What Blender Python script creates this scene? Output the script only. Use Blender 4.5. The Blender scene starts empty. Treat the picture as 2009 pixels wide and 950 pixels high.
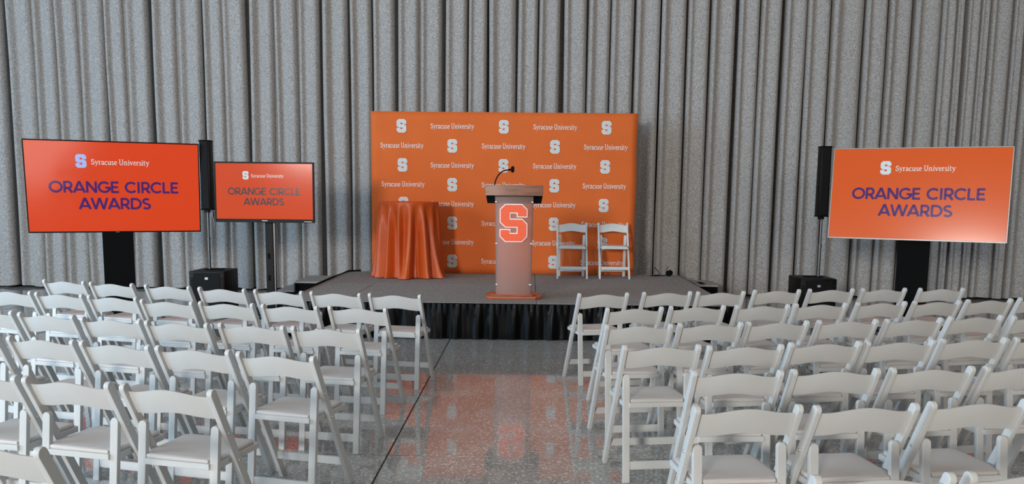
import bpy, bmesh, math, random
from mathutils import Vector, Matrix
from mathutils.geometry import tessellate_polygon

S = bpy.context.scene
COL = S.collection
random.seed(7)

# ------------------------------------------------------------------ camera
FPX, CY_PX, PITCH, YAW, ROLL, CAMH = 1717.34, 608.27, 0.133101, -0.017775, 0.010736, 1.6108
cam = bpy.data.objects.new('camera', bpy.data.cameras.new('camera')); COL.objects.link(cam)
cam.data.sensor_fit = 'HORIZONTAL'; cam.data.sensor_width = 36.0
cam.data.lens = FPX * 36.0 / 2009.0
cam.data.shift_x = 0.0
cam.data.shift_y = (CY_PX - 475.0) / 2009.0          # the photograph is a crop: its optical axis lies low
cam.data.clip_start = 0.05; cam.data.clip_end = 100
_fw = Vector((math.sin(YAW)*math.cos(PITCH), math.cos(YAW)*math.cos(PITCH), -math.sin(PITCH)))
_rt = Vector((math.cos(YAW), -math.sin(YAW), 0)); _up = _rt.cross(_fw)
_r2 = _rt*math.cos(ROLL) + _up*math.sin(ROLL); _u2 = _up*math.cos(ROLL) - _rt*math.sin(ROLL)
M = Matrix.Identity(4)
for i in range(3):
    M[i][0] = _r2[i]; M[i][1] = _u2[i]; M[i][2] = -_fw[i]
M[2][3] = CAMH
cam.matrix_world = M
S.camera = cam

# ------------------------------------------------------------------ world, light, exposure
w = bpy.data.worlds.new('world'); S.world = w; w.use_nodes = True
w.node_tree.nodes['Background'].inputs[0].default_value = (0.62, 0.70, 0.80, 1)
w.node_tree.nodes['Background'].inputs[1].default_value = 0.6
S.view_settings.view_transform = 'Standard'; S.view_settings.look = 'None'
S.view_settings.gamma = 1.0; S.view_settings.use_curve_mapping = False
S.view_settings.exposure = 0.0
S.cycles.use_denoising = True
S.cycles.max_bounces = 8; S.cycles.diffuse_bounces = 4; S.cycles.glossy_bounces = 4
S.cycles.transmission_bounces = 6; S.cycles.transparent_max_bounces = 8
S.cycles.sample_clamp_indirect = 4.0
S.cycles.caustics_reflective = False; S.cycles.caustics_refractive = False

def area(name, loc, target, sx, sy, power, color):
    l = bpy.data.lights.new(name, 'AREA'); l.shape = 'RECTANGLE'; l.size = sx; l.size_y = sy
    l.energy = power; l.color = color
    o = bpy.data.objects.new(name, l); COL.objects.link(o); o.location = loc
    o.rotation_euler = (Vector(target) - Vector(loc)).to_track_quat('-Z', 'Y').to_euler()
    return o
# tall window wall on the left side of the hall (cool daylight)
area('daylight_side_window', (-13.7, 5.0, 3.3), (0, 7.5, 1.2), 14.0, 5.4, 2950, (0.50, 0.76, 1.0))
# two bays of glazing behind the camera
area('daylight_rear_window', (-9.9, -19.4, 5.2), (-1.0, 12, 1.6), 2.8, 2.8, 4000, (1.0, 0.96, 0.90))
area('daylight_rear_window', (5.0, -19.4, 4.6), (3.5, 13, 2.6), 5.0, 3.0, 1000, (1.0, 0.92, 0.84))

# added overhead fill, brightens floor, seats and stage carpet; not a known fixture
area('overhead_fill', (0, 6.5, 7.1), (0, 6.5, 0), 12.0, 12.0, 210, (1.0, 0.95, 0.90))

# ------------------------------------------------------------------ helpers
def link(name, me, mat=None, parent=None, loc=(0, 0, 0), rot=(0, 0, 0)):
    o = bpy.data.objects.new(name, me); COL.objects.link(o)
    if mat is not None and me is not None and not me.materials: me.materials.append(mat)
    o.location = loc; o.rotation_euler = rot
    if parent is not None: o.parent = parent
    return o

def mesh(name, verts, faces, smooth=False):
    me = bpy.data.meshes.new(name); me.from_pydata([tuple(v) for v in verts], [], faces); me.update()
    if smooth:
        for p in me.polygons: p.use_smooth = True
    return me

def bm_mesh(bm, name, smooth_angle=None):
    me = bpy.data.meshes.new(name)
    bmesh.ops.recalc_face_normals(bm, faces=bm.faces[:])
    bm.to_mesh(me); bm.free()
    if smooth_angle is not None:
        for p in me.polygons: p.use_smooth = True
        try: me.set_sharp_from_angle(angle=math.radians(smooth_angle))
        except Exception: pass
    return me

def add_box(bm, lo, hi, bev=0.0, seg=1):
    b2 = bmesh.new(); bmesh.ops.create_cube(b2, size=1)
    for v in b2.verts:
        v.co = Vector([lo[i] + (v.co[i] + .5) * (hi[i] - lo[i]) for i in range(3)])
    if bev: bmesh.ops.bevel(b2, geom=b2.edges[:], offset=bev, segments=seg, affect='EDGES', profile=.5)
    merge(bm, b2)

def merge(bm, b2):
    off = {}
    for v in b2.verts: off[v] = bm.verts.new(v.co)
    for f in b2.faces:
        try: bm.faces.new([off[v] for v in f.verts])
        except ValueError: pass
    b2.free()

def add_prism(bm, pts, axis, a, b, bev=0.0):
    """extrude a 2-D outline along an axis (0: pts are (y,z); 1: (x,z); 2: (x,y))"""
    b2 = bmesh.new()
    def P3(p, t):
        return {0: (t, p[0], p[1]), 1: (p[0], t, p[1]), 2: (p[0], p[1], t)}[axis]
    A = [b2.verts.new(P3(p, a)) for p in pts]; B = [b2.verts.new(P3(p, b)) for p in pts]
    n = len(pts)
    b2.faces.new(A); b2.faces.new(B[::-1])
    for i in range(n): b2.faces.new([A[i], B[i], B[(i+1) % n], A[(i+1) % n]])
    bmesh.ops.recalc_face_normals(b2, faces=b2.faces[:])
    if bev:
        es = [e for e in b2.edges if len(e.link_faces) == 2 and (e.verts[0] in A) == (e.verts[1] in A)]
        bmesh.ops.bevel(b2, geom=es, offset=bev, segments=2, affect='EDGES', profile=.5)
    merge(bm, b2)

def add_cyl(bm, p0, p1, r0, r1=None, n=16, caps=True):
    p0, p1 = Vector(p0), Vector(p1); r1 = r0 if r1 is None else r1
    d = (p1 - p0).normalized(); q = Vector((0, 0, 1)).rotation_difference(d)
    A, B = [], []
    for i in range(n):
        a = 2*math.pi*i/n; u = q @ Vector((math.cos(a), math.sin(a), 0))
        A.append(bm.verts.new(p0 + u*r0)); B.append(bm.verts.new(p1 + u*r1))
    for i in range(n): bm.faces.new([A[i], A[(i+1) % n], B[(i+1) % n], B[i]])
    if caps: bm.faces.new(A[::-1]); bm.faces.new(B)

def add_tube(bm, pts, r, n=10):
    pts = [Vector(p) for p in pts]; rings = []
    prev = Vector((0, 0, 1))
    for i, p in enumerate(pts):
        d = (pts[min(i+1, len(pts)-1)] - pts[max(i-1, 0)]).normalized()
        u = d.cross(Vector((0.13, 1, 0.07))).normalized(); v = d.cross(u)
        rr = r[i] if isinstance(r, (list, tuple)) else r
        rings.append([bm.verts.new(p + (u*math.cos(2*math.pi*k/n) + v*math.sin(2*math.pi*k/n))*rr) for k in range(n)])
    for a, b in zip(rings, rings[1:]):
        for k in range(n): bm.faces.new([a[k], a[(k+1) % n], b[(k+1) % n], b[k]])
    bm.faces.new(rings[0][::-1]); bm.faces.new(rings[-1])

def box_mesh(name, lo, hi, bev=0.0, seg=1):
    bm = bmesh.new(); add_box(bm, lo, hi, bev, seg); return bm_mesh(bm, name, 40 if bev else None)

def empty(name, loc, rz=0, label=None, cat=None, group=None):
    o = bpy.data.objects.new(name, None); COL.objects.link(o); o.location = loc; o.rotation_euler = (0, 0, rz)
    o.empty_display_size = .1
    tag(o, label, cat, group); return o

def tag(o, label=None, cat=None, group=None, kind=None):
    if label: o['label'] = label
    if cat: o['category'] = cat
    if group: o['group'] = group
    if kind: o['kind'] = kind
    return o

# ------------------------------------------------------------------ materials
def nmat(name):
    m = bpy.data.materials.new(name); m.use_nodes = True
    return m, m.node_tree.nodes, m.node_tree.links, m.node_tree.nodes['Principled BSDF']

def simple(name, col, rough=.5, metal=0., spec=.5, var=.06, vscale=8., bump=0., bscale=200., coat=0.):
    m, N, L, b = nmat(name)
    tc = N.new('ShaderNodeTexCoord'); no = N.new('ShaderNodeTexNoise'); no.inputs['Scale'].default_value = vscale
    no.inputs['Detail'].default_value = 4
    L.new(tc.outputs['Object'], no.inputs['Vector'])
    mr = N.new('ShaderNodeMapRange'); mr.inputs[1].default_value = .3; mr.inputs[2].default_value = .7
    mr.inputs[3].default_value = 1 - var; mr.inputs[4].default_value = 1 + var
    L.new(no.outputs['Fac'], mr.inputs[0])
    mx = N.new('ShaderNodeVectorMath'); mx.operation = 'SCALE'; mx.inputs[0].default_value = col
    L.new(mr.outputs[0], mx.inputs['Scale']); L.new(mx.outputs[0], b.inputs['Base Color'])
    b.inputs['Roughness'].default_value = rough; b.inputs['Metallic'].default_value = metal
    b.inputs['Specular IOR Level'].default_value = spec
    b.inputs['Coat Weight'].default_value = coat
    if bump:
        n2 = N.new('ShaderNodeTexNoise'); n2.inputs['Scale'].default_value = bscale; n2.inputs['Detail'].default_value = 3
        L.new(tc.outputs['Object'], n2.inputs['Vector'])
        bp = N.new('ShaderNodeBump'); bp.inputs['Strength'].default_value = bump; bp.inputs['Distance'].default_value = .002
        L.new(n2.outputs['Fac'], bp.inputs['Height']); L.new(bp.outputs[0], b.inputs['Normal'])
    return m

def emis(name, col, strength=1.0, rough=.12, base=(.01, .01, .01), spec=.28):
    m, N, L, b = nmat(name)
    b.inputs['Base Color'].default_value = (*base, 1); b.inputs['Roughness'].default_value = rough
    b.inputs['Specular IOR Level'].default_value = spec
    tc = N.new('ShaderNodeTexCoord'); no = N.new('ShaderNodeTexNoise'); no.inputs['Scale'].default_value = 1.5
    L.new(tc.outputs['Object'], no.inputs['Vector'])
    mr = N.new('ShaderNodeMapRange'); mr.inputs[3].default_value = .97; mr.inputs[4].default_value = 1.03
    L.new(no.outputs['Fac'], mr.inputs[0])
    mx = N.new('ShaderNodeVectorMath'); mx.operation = 'SCALE'; mx.inputs[0].default_value = col
    L.new(mr.outputs[0], mx.inputs['Scale']); L.new(mx.outputs[0], b.inputs['Emission Color'])
    b.inputs['Emission Strength'].default_value = strength
    return m

def curtain_mat():
    m, N, L, b = nmat('curtain_fabric')
    tc = N.new('ShaderNodeTexCoord')
    mp = N.new('ShaderNodeMapping'); mp.inputs['Scale'].default_value = (70, 70, 45)
    L.new(tc.outputs['Object'], mp.inputs[0])
    no = N.new('ShaderNodeTexNoise'); no.inputs['Scale'].default_value = 1.0; no.inputs['Detail'].default_value = 5; no.inputs['Roughness'].default_value = .75
    L.new(mp.outputs[0], no.inputs['Vector'])
    cr = N.new('ShaderNodeValToRGB'); e = cr.color_ramp.elements
    e[0].position = .36; e[0].color = (.17, .161, .154, 1); e[1].position = .66; e[1].color = (.465, .443, .427, 1)
    L.new(no.outputs['Fac'], cr.inputs[0]); L.new(cr.outputs[0], b.inputs['Base Color'])
    b.inputs['Roughness'].default_value = .85; b.inputs['Specular IOR Level'].default_value = .2
    b.inputs['Sheen Weight'].default_value = .25; b.inputs['Sheen Roughness'].default_value = .5
    bp = N.new('ShaderNodeBump'); bp.inputs['Strength'].default_value = .35; bp.inputs['Distance'].default_value = .004
    L.new(no.outputs['Fac'], bp.inputs['Height']); L.new(bp.outputs[0], b.inputs['Normal'])
    return m

def terrazzo_mat():
    m, N, L, b = nmat('polished_terrazzo')
    tc = N.new('ShaderNodeTexCoord')
    vo = N.new('ShaderNodeTexVoronoi'); vo.inputs['Scale'].default_value = 95
    L.new(tc.outputs['Object'], vo.inputs['Vector'])
    cr = N.new('ShaderNodeValToRGB'); cr.color_ramp.interpolation = 'CONSTANT'
    e = cr.color_ramp.elements; e[0].position = 0; e[0].color = (.33, .318, .303, 1)
    e[1].position = .46; e[1].color = (.37, .358, .34, 1)
    for p, c in ((.66, (.42, .407, .388, 1)), (.82, (.23, .223, .213, 1)), (.91, (.68, .66, .63, 1))):
        x = e.new(p); x.color = c
    sp = N.new('ShaderNodeSeparateColor'); L.new(vo.outputs['Color'], sp.inputs[0])
    L.new(sp.outputs[0], cr.inputs[0])
    no = N.new('ShaderNodeTexNoise'); no.inputs['Scale'].default_value = 1.3; no.inputs['Detail'].default_value = 3
    L.new(tc.outputs['Object'], no.inputs['Vector'])
    mr = N.new('ShaderNodeMapRange'); mr.inputs[3].default_value = .82; mr.inputs[4].default_value = 1.15
    L.new(no.outputs['Fac'], mr.inputs[0])
    mx = N.new('ShaderNodeVectorMath'); mx.operation = 'SCALE'
    L.new(cr.outputs[0], mx.inputs[0]); L.new(mr.outputs[0], mx.inputs['Scale'])
    L.new(mx.outputs[0], b.inputs['Base Color'])
    b.inputs['Roughness'].default_value = .055; b.inputs['IOR'].default_value = 1.5
    bp = N.new('ShaderNodeBump'); bp.inputs['Strength'].default_value = .02; bp.inputs['Distance'].default_value = .001
    L.new(sp.outputs[1], bp.inputs['Height']); L.new(bp.outputs[0], b.inputs['Normal'])
    return m

def carpet_mat():
    m, N, L, b = nmat('stage_carpet')
    tc = N.new('ShaderNodeTexCoord')
    mp = N.new('ShaderNodeMapping'); mp.inputs['Scale'].default_value = (45, 22, 45); L.new(tc.outputs['Object'], mp.inputs[0])
    no = N.new('ShaderNodeTexNoise'); no.inputs['Scale'].default_value = 1; no.inputs['Detail'].default_value = 6; no.inputs['Roughness'].default_value = .8
    L.new(mp.outputs[0], no.inputs['Vector'])
    cr = N.new('ShaderNodeValToRGB'); e = cr.color_ramp.elements
    e[0].position = .34; e[0].color = (.155, .143, .137, 1); e[1].position = .66; e[1].color = (.40, .372, .355, 1)
    L.new(no.outputs['Fac'], cr.inputs[0]); L.new(cr.outputs[0], b.inputs['Base Color'])
    b.inputs['Roughness'].default_value = .95; b.inputs['Specular IOR Level'].default_value = .1
    bp = N.new('ShaderNodeBump'); bp.inputs['Strength'].default_value = .6; bp.inputs['Distance'].default_value = .004
    L.new(no.outputs['Fac'], bp.inputs['Height']); L.new(bp.outputs[0], b.inputs['Normal'])
    return m

def wood_mat(name, c0, c1, rough=.4):
    m, N, L, b = nmat(name)
    tc = N.new('ShaderNodeTexCoord')
    mp = N.new('ShaderNodeMapping'); mp.inputs['Scale'].default_value = (2.5, 12, 30); L.new(tc.outputs['Object'], mp.inputs[0])
    no = N.new('ShaderNodeTexNoise'); no.inputs['Scale'].default_value = 1.6; no.inputs['Detail'].default_value = 6; no.inputs['Distortion'].default_value = 1.2
    L.new(mp.outputs[0], no.inputs['Vector'])
    cr = N.new('ShaderNodeValToRGB'); e = cr.color_ramp.elements
    e[0].position = .3; e[0].color = (*c0, 1); e[1].position = .55; e[1].color = (*c1, 1)
    L.new(no.outputs['Fac'], cr.inputs[0]); L.new(cr.outputs[0], b.inputs['Base Color'])
    b.inputs['Roughness'].default_value = rough
    return m

def satin_mat(name, col, rough=.38, sheen=.3, spec=.5):
    m, N, L, b = nmat(name)
    b.inputs['Specular IOR Level'].default_value = spec
    tc = N.new('ShaderNodeTexCoord'); no = N.new('ShaderNodeTexNoise'); no.inputs['Scale'].default_value = 6; no.inputs['Detail'].default_value = 4
    L.new(tc.outputs['Object'], no.inputs['Vector'])
    mr = N.new('ShaderNodeMapRange'); mr.inputs[3].default_value = .88; mr.inputs[4].default_value = 1.1
    L.new(no.outputs['Fac'], mr.inputs[0])
    mx = N.new('ShaderNodeVectorMath'); mx.operation = 'SCALE'; mx.inputs[0].default_value = col
    L.new(mr.outputs[0], mx.inputs['Scale']); L.new(mx.outputs[0], b.inputs['Base Color'])
    b.inputs['Roughness'].default_value = rough; b.inputs['Sheen Weight'].default_value = sheen
    b.inputs['Sheen Tint'].default_value = (*[min(1, c*1.5+.1) for c in col], 1)
    bp = N.new('ShaderNodeBump'); bp.inputs['Strength'].default_value = .25; bp.inputs['Distance'].default_value = .01
    L.new(no.outputs['Fac'], bp.inputs['Height']); L.new(bp.outputs[0], b.inputs['Normal'])
    return m

def frosted_mat():
    m, N, L, b = nmat('frosted_acrylic')
    tc = N.new('ShaderNodeTexCoord'); no = N.new('ShaderNodeTexNoise'); no.inputs['Scale'].default_value = 150
    L.new(tc.outputs['Object'], no.inputs['Vector'])
    bp = N.new('ShaderNodeBump'); bp.inputs['Strength'].default_value = .05; L.new(no.outputs['Fac'], bp.inputs['Height'])
    b.inputs['Base Color'].default_value = (.80, .52, .45, 1); b.inputs['Roughness'].default_value = .42
    b.inputs['Transmission Weight'].default_value = .74; b.inputs['IOR'].default_value = 1.25
    L.new(bp.outputs[0], b.inputs['Normal'])
    return m

def clear_mat():
    m, N, L, b = nmat('clear_acrylic')
    b.inputs['Base Color'].default_value = (.95, .88, .86, 1); b.inputs['Roughness'].default_value = .2
    b.inputs['Transmission Weight'].default_value = .85; b.inputs['IOR'].default_value = 1.2
    return m

MAT = dict(
    white=simple('white_resin', (.555, .555, .545), .38, var=.035, vscale=5, spec=.45),
    vinyl=simple('white_vinyl', (.57, .53, .505), .45, var=.03, vscale=6, bump=.1, bscale=40),
    bolt=simple('zinc_bolt', (.55, .55, .55), .35, metal=.9),
    curtain=curtain_mat(), floor=terrazzo_mat(), carpet=carpet_mat(),
    joint=simple('dark_joint_filler', (.03, .03, .03), .7),
    black=simple('black_plastic', (.004, .004, .0045), .45, var=.2, spec=.12),
    matte=simple('black_matte', (.003, .003, .003), .8, spec=.08),
    grille=simple('black_grille', (.006, .006, .0065), .6, bump=.6, bscale=300, spec=.1),
    metal=simple('grey_metal', (.30, .30, .31), .35, metal=.8),
    silver=simple('silver_frame', (.20, .19, .185), .35, metal=.5),
    tube=simple('dark_tube', (.10, .10, .105), .3, metal=.7),
    plaster=simple('painted_plaster', (.55, .55, .54), .9, var=.03),
    ceiling_paint=simple('grey_ceiling_paint', (.22, .21, .20), .9, var=.03),
    dark_wall=simple('dark_wall_paint', (.10, .10, .10), .9, var=.05),
    orange_cloth=simple('orange_backdrop_fabric', (.62, .128, .027), .75, var=.04, vscale=2.5, bump=.2, bscale=400, spec=.2),
    satin=satin_mat('orange_satin', (.52, .078, .010), .40, .1, .32),
    black_satin=satin_mat('black_satin', (.002, .0022, .0026), .36, .0, .13),
    print_white=simple('white_print', (.74, .72, .70), .6, var=.02),
    print_grey=simple('grey_print', (.50, .56, .58), .6, var=.02),
    emblem_orange=simple('emblem_orange', (.88, .09, .016), .4, var=.02),
    emblem_white=simple('emblem_white', (.85, .83, .82), .4, var=.02),
    wood=wood_mat('walnut_wood', (.13, .042, .024), (.24, .092, .050)),
    wood_red=wood_mat('reddish_wood', (.22, .05, .025), (.40, .10, .045), .3),
    frosted=frosted_mat(), clear=clear_mat(),
    tread=simple('grey_step_tread', (.30, .285, .275), .85, bump=.4, bscale=120),
    glass_win=emis('window_daylight', (.75, .85, 1.0), 1.0),
)

# ------------------------------------------------------------------ lettering (flat outlines, drawn by strokes)
def arc(cx, cy, rx, ry, a0, a1, n=12):
    return [(cx + rx*math.cos(math.radians(a0 + (a1-a0)*i/n)), cy + ry*math.sin(math.radians(a0 + (a1-a0)*i/n))) for i in range(n+1)]
T = .20
SANS = {   # width, [(polyline, stroke width)]
 'O': (1.10, [(arc(.55, .5, .46, .42, 0, 360, 28), T)]),
 'R': (.82, [([(.14, 0), (.14, 1)], T), ([(.14, .92), (.42, .92)] + arc(.46, .66, .22, .26, 90, -90, 10) + [(.14, .40)], T), ([(.42, .40), (.74, 0)], T*1.1)]),
 'A': (.98, [([(.06, 0), (.49, 1)], T*1.05), ([(.49, 1), (.92, 0)], T*1.05), ([(.22, .27), (.76, .27)], T*.9)]),
 'N': (.98, [([(.14, 0), (.14, 1)], T), ([(.84, 0), (.84, 1)], T), ([(.14, .97), (.84, .03)], T*1.1)]),
 'G': (1.04, [(arc(.55, .5, .45, .42, 42, 350, 24) + [(.93, .46)], T), ([(.62, .46), (1.0, .46)], T*.9), ([(.93, .5), (.93, .2)], T)]),
 'E': (.76, [([(.14, 0), (.14, 1)], T), ([(.14, .92), (.68, .92)], T), ([(.14, .51), (.63, .51)], T*.95), ([(.14, .08), (.70, .08)], T)]),
 'C': (.98, [(arc(.55, .5, .45, .42, 42, 318, 24), T)]),
 'I': (.36, [([(.18, 0), (.18, 1)], T)]),
 'L': (.70, [([(.14, 0), (.14, 1)], T), ([(.14, .08), (.66, .08)], T)]),
 'W': (1.36, [([(.05, 1), (.36, 0)], T), ([(.36, 0), (.68, 1)], T), ([(.68, 1), (1.0, 0)], T), ([(1.0, 0), (1.31, 1)], T)]),
 'D': (.98, [([(.14, 0), (.14, 1)], T), ([(.14, .92), (.42, .92)] + arc(.45, .5, .42, .42, 90, -90, 16) + [(.14, .08)], T)]),
 'S': (.76, [(arc(.38, .71, .26, .21, 35, 240, 10)[:-1] + [(.30, .53), (.46, .47)] + arc(.38, .27, .28, .20, 55, -150, 12), T)]),
 'F': (.72, [([(.14, 0), (.14, 1)], T), ([(.14, .92), (.68, .92)], T), ([(.14, .5), (.6, .5)], T)]),
 ' ': (.42, []),
}
K, H = .105, .055     # thick and hair strokes of the serif face
def _bar(x0, x1, y): return ([(x0, y), (x1, y)], .05)
SERIF = {
 'S': (.58, [(arc(.29, .72, .19, .19, 25, 235, 10)[:-1] + [(.24, .53), (.36, .46)] + arc(.29, .26, .21, .21, 50, -160, 12), K*.95), ([(.46, .70), (.46, .88)], H), ([(.07, .12), (.07, .32)], H)]),
 'y': (.56, [([(.10, .62), (.30, .08)], K), ([(.48, .62), (.24, -.14), (.10, -.24), (.04, -.20)], H*1.1), _bar(.0, .22, .63), _bar(.36, .58, .63)]),
 'r': (.42, [([(.14, 0), (.14, .64)], K), ([(.14, .44), (.24, .60), (.38, .60)], K*.8), _bar(.02, .28, .025), _bar(.02, .14, .63)]),
 'a': (.50, [([(.08, .50)] + arc(.23, .47, .14, .15, 140, 0, 8) + [(.37, .10), (.46, .02)], K*.9), (arc(.22, .18, .15, .15, 70, 330, 12), K*.8), ([(.24, .35), (.37, .36)], H)]),
 'c': (.48, [(arc(.27, .31, .20, .29, 48, 318, 16), K*.9)]),
 'u': (.60, [([(.13, .64), (.13, .20)] + arc(.27, .18, .14, .15, 180, 330, 8) + [(.42, .18)], K*.9), ([(.44, .64), (.44, .0)], K), _bar(.0, .13, .62), _bar(.32, .44, .62), _bar(.44, .56, .025)]),
 's': (.40, [(arc(.20, .47, .13, .13, 30, 235, 8)[:-1] + [(.17, .34), (.24, .30)] + arc(.19, .16, .14, .14, 50, -155, 9), K*.85)]),
 'e': (.50, [([(.09, .34), (.42, .34)], H), ([(.42, .34)] + arc(.26, .32, .18, .29, 15, 318, 18), K*.85)]),
 'U': (.76, [([(.16, 1), (.16, .32)] + arc(.37, .30, .21, .27, 180, 360, 12) + [(.58, 1)], K*.9), _bar(.02, .30, .975), _bar(.46, .70, .975)]),
 'n': (.62, [([(.13, 0), (.13, .64)], K), ([(.13, .44)] + arc(.30, .46, .15, .15, 140, 0, 8) + [(.45, 0)], K*.9), _bar(.0, .26, .025), _bar(.33, .58, .025), _bar(.02, .13, .62)]),
 'i': (.30, [([(.15, 0), (.15, .64)], K), _bar(.02, .28, .025), _bar(.03, .15, .62), ([(.09, .86), (.21, .86)], .12)]),
 'v': (.54, [([(.09, .63), (.27, .02)], K), ([(.27, .02), (.45, .63)], H*1.1), _bar(.0, .20, .63), _bar(.35, .56, .63)]),
 't': (.38, [([(.15, .84), (.15, .16)] + arc(.25, .15, .10, .11, 180, 300, 6), K*.9), _bar(.02, .34, .62)]),
 ' ': (.26, []),
}
def stroke_polys(line, wd):
    out = []; h = wd/2; n = len(line)
    L_, R_ = [], []
    closed = n > 3 and math.dist(line[0], line[-1]) < 1e-6
    for i in range(n):
        p = line[i]
        a = line[i-1] if i > 0 else (line[-2] if closed else None)
        b = line[i+1] if i < n-1 else (line[1] if closed else None)
        ds = []
        if a is not None: ds.append((p[0]-a[0], p[1]-a[1]))
        if b is not None: ds.append((b[0]-p[0], b[1]-p[1]))
        ns = []
        for d in ds:
            l = math.hypot(*d) or 1; ns.append((-d[1]/l, d[0]/l))
        if len(ns) == 2:
            mx, my = ns[0][0]+ns[1][0], ns[0][1]+ns[1][1]; l = math.hypot(mx, my) or 1
            mx /= l; my /= l; k = h/max(.5, mx*ns[0][0]+my*ns[0][1])
        else: mx, my = ns[0]; k = h
        L_.append((p[0]+mx*k, p[1]+my*k)); R_.append((p[0]-mx*k, p[1]-my*k))
    for i in range(n-1): out.append([R_[i], R_[i+1], L_[i+1], L_[i]])
    return out
def text_mesh(name, txt, font, height, width, squeeze=None, boldness=1.0):
    """flat lettering in the XZ plane, centred on its origin, facing -Y"""
    adv = 0; polys = []
    for ch in txt:
        wch, st = font[ch]
        for line, wd in st:
            for q in stroke_polys(line, wd*boldness): polys.append([(x+adv, y) for x, y in q])
        adv += wch
    sx = width/adv
    verts, faces = [], []
    for q in polys:
        k = len(verts); verts += [((x-adv/2)*sx, 0, (y-.5)*height) for x, y in q]; faces.append(list(range(k, k+len(q))))
    return mesh(name, verts, faces)

S_PTS = [(243,247),(503,247),(585,328),(585,452),(420,452),(420,393),(325,393),(325,472),(505,472),(585,548),(585,748),(503,830),
         (243,830),(158,748),(158,632),(325,632),(325,690),(420,690),(420,610),(243,610),(158,530),(158,328)]
S_PTS = [((x-371.5)/583., (538.5-y)/583.) for x, y in S_PTS]      # height 1, clockwise
def inset(pts, d):
    out = []; n = len(pts)
    for i in range(n):
        p, a, b = pts[i], pts[i-1], pts[(i+1) % n]
        d1 = (p[0]-a[0], p[1]-a[1]); d2 = (b[0]-p[0], b[1]-p[1])
        l1, l2 = math.hypot(*d1), math.hypot(*d2)
        n1 = (d1[1]/l1, -d1[0]/l1); n2 = (d2[1]/l2, -d2[0]/l2)
        mx, my = n1[0]+n2[0], n1[1]+n2[1]; l = math.hypot(mx, my); mx /= l; my /= l
        k = d/(mx*n1[0]+my*n1[1]); out.append((p[0]+mx*k, p[1]+my*k))
    return out
def s_mesh(name, height, ins=0., thick=0., y0=0.):
    pts = [(x*height, z*height) for x, z in (inset(S_PTS, ins) if ins else S_PTS)]
    tris = tessellate_polygon([[Vector((x, z, 0)) for x, z in pts]]); n = len(pts)
    V = [(x, y0-thick, z) for x, z in pts]; Fc = [tuple(t) for t in tris]
    if thick:
        V += [(x, y0, z) for x, z in pts]; Fc += [tuple(n+k for k in t[::-1]) for t in tris]
        Fc += [(i, (i+1) % n, n+(i+1) % n, n+i) for i in range(n)]
    return mesh(name, V, Fc)

# ------------------------------------------------------------------ room shell
FX0, FX1, FY0, FY1, CZ = -14.0, 11.0, -20.0, 14.6, 7.2
JX, JY, SP = -0.85, 5.21, 6.1
fl = empty('floor', (0, 0, 0)); tag(fl, kind='structure')
tag(link('floor_bed', box_mesh('floor_bed', (FX0, FY0, -.10), (FX1, FY1, -.006)), MAT['joint'], fl))
g = .006
xs = [FX0, JX-2*SP, JX-SP, JX, JX+SP, FX1]; ys = [FY0, JY-SP*4, JY-SP*3, JY-SP*2, JY-SP, JY, JY+SP, FY1]
for i in range(len(xs)-1):
    for j in range(len(ys)-1):
        link('floor_slab', box_mesh('floor_slab', (xs[i]+g, ys[j]+g, -.03), (xs[i+1]-g, ys[j+1]-g, 0)), MAT['floor'], fl)
def structure(name, lo, hi, m):
    return tag(link(name, box_mesh(name, lo, hi), MAT[m]), kind='structure')
structure('wall_back', (FX0, FY1, 0), (FX1, FY1+.2, CZ), 'dark_wall')
structure('wall_left', (FX0-.2, FY0, 0), (FX0, FY1, CZ), 'plaster')
structure('wall_right', (FX1, FY0, 0), (FX1+.2, FY1, CZ), 'ceiling_paint')
structure('wall_front', (FX0, FY0-.2, 0), (FX1, FY0, CZ), 'plaster')
structure('ceiling', (FX0, FY0, CZ), (FX1, FY1, CZ+.2), 'ceiling_paint')

# ------------------------------------------------------------------ curtain: panels of tall drape, pleats where the photo has them
# (x of the pleat edge at the front of the drape, width of the gap between pleats, depth of the gap)
PLEATS = [(-9.9,.02,.14),(-9.5,.02,.12),(-9.1,.03,.14),(-8.70,.06,.22),(-8.24,.05,.2),(-7.79,.008,.07),(-7.44,.008,.07),(-7.07,.008,.07),(-6.66,.02,.16),(-6.33,.008,.07),(-5.94,.07,.26),
 (-5.52,.008,.08),(-5.13,.025,.18),(-4.80,.008,.07),(-4.42,.055,.24),(-4.00,.012,.10),(-3.63,.012,.10),(-3.27,.055,.24),(-2.83,.025,.20),
 (-2.47,.022,.18),(-2.09,.065,.26),(-1.72,.014,.11),(-1.35,.055,.24),(-.98,.022,.18),(-.67,.035,.16),(-.22,.035,.22),(.11,.022,.18),(.48,.07,.28),
 (.87,.025,.20),(1.23,.022,.18),(1.60,.025,.2),(2.00,.012,.10),(2.41,.03,.22),(2.76,.022,.18),(3.17,.06,.26),(3.52,.022,.20),(3.88,.06,.26),
 (4.24,.022,.20),(4.61,.012,.12),(5.12,.035,.22),(5.47,.022,.20),(5.85,.05,.26),(6.28,.02,.10),(6.50,.014,.09),(6.64,.06,.24),(6.86,.014,.1),(7.01,.03,.2),(7.36,.02,.12),(7.55,.04,.2),
 (7.95,.03,.2),(8.3,.02,.16),(8.7,.05,.2),(9.1,.02,.16),(9.5,.02,.14),(9.9,.02,.14)]
for k in range(9): PLEATS.insert(0, (-9.9-.4*(k+1), .02 + .02*(k % 2), .2))
for k in range(2): PLEATS.append((9.9+.4*(k+1), .03, .2))
SEAMS = [-5.94, -3.27, -.67, 2.00, 4.61, 7.36]
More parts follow.
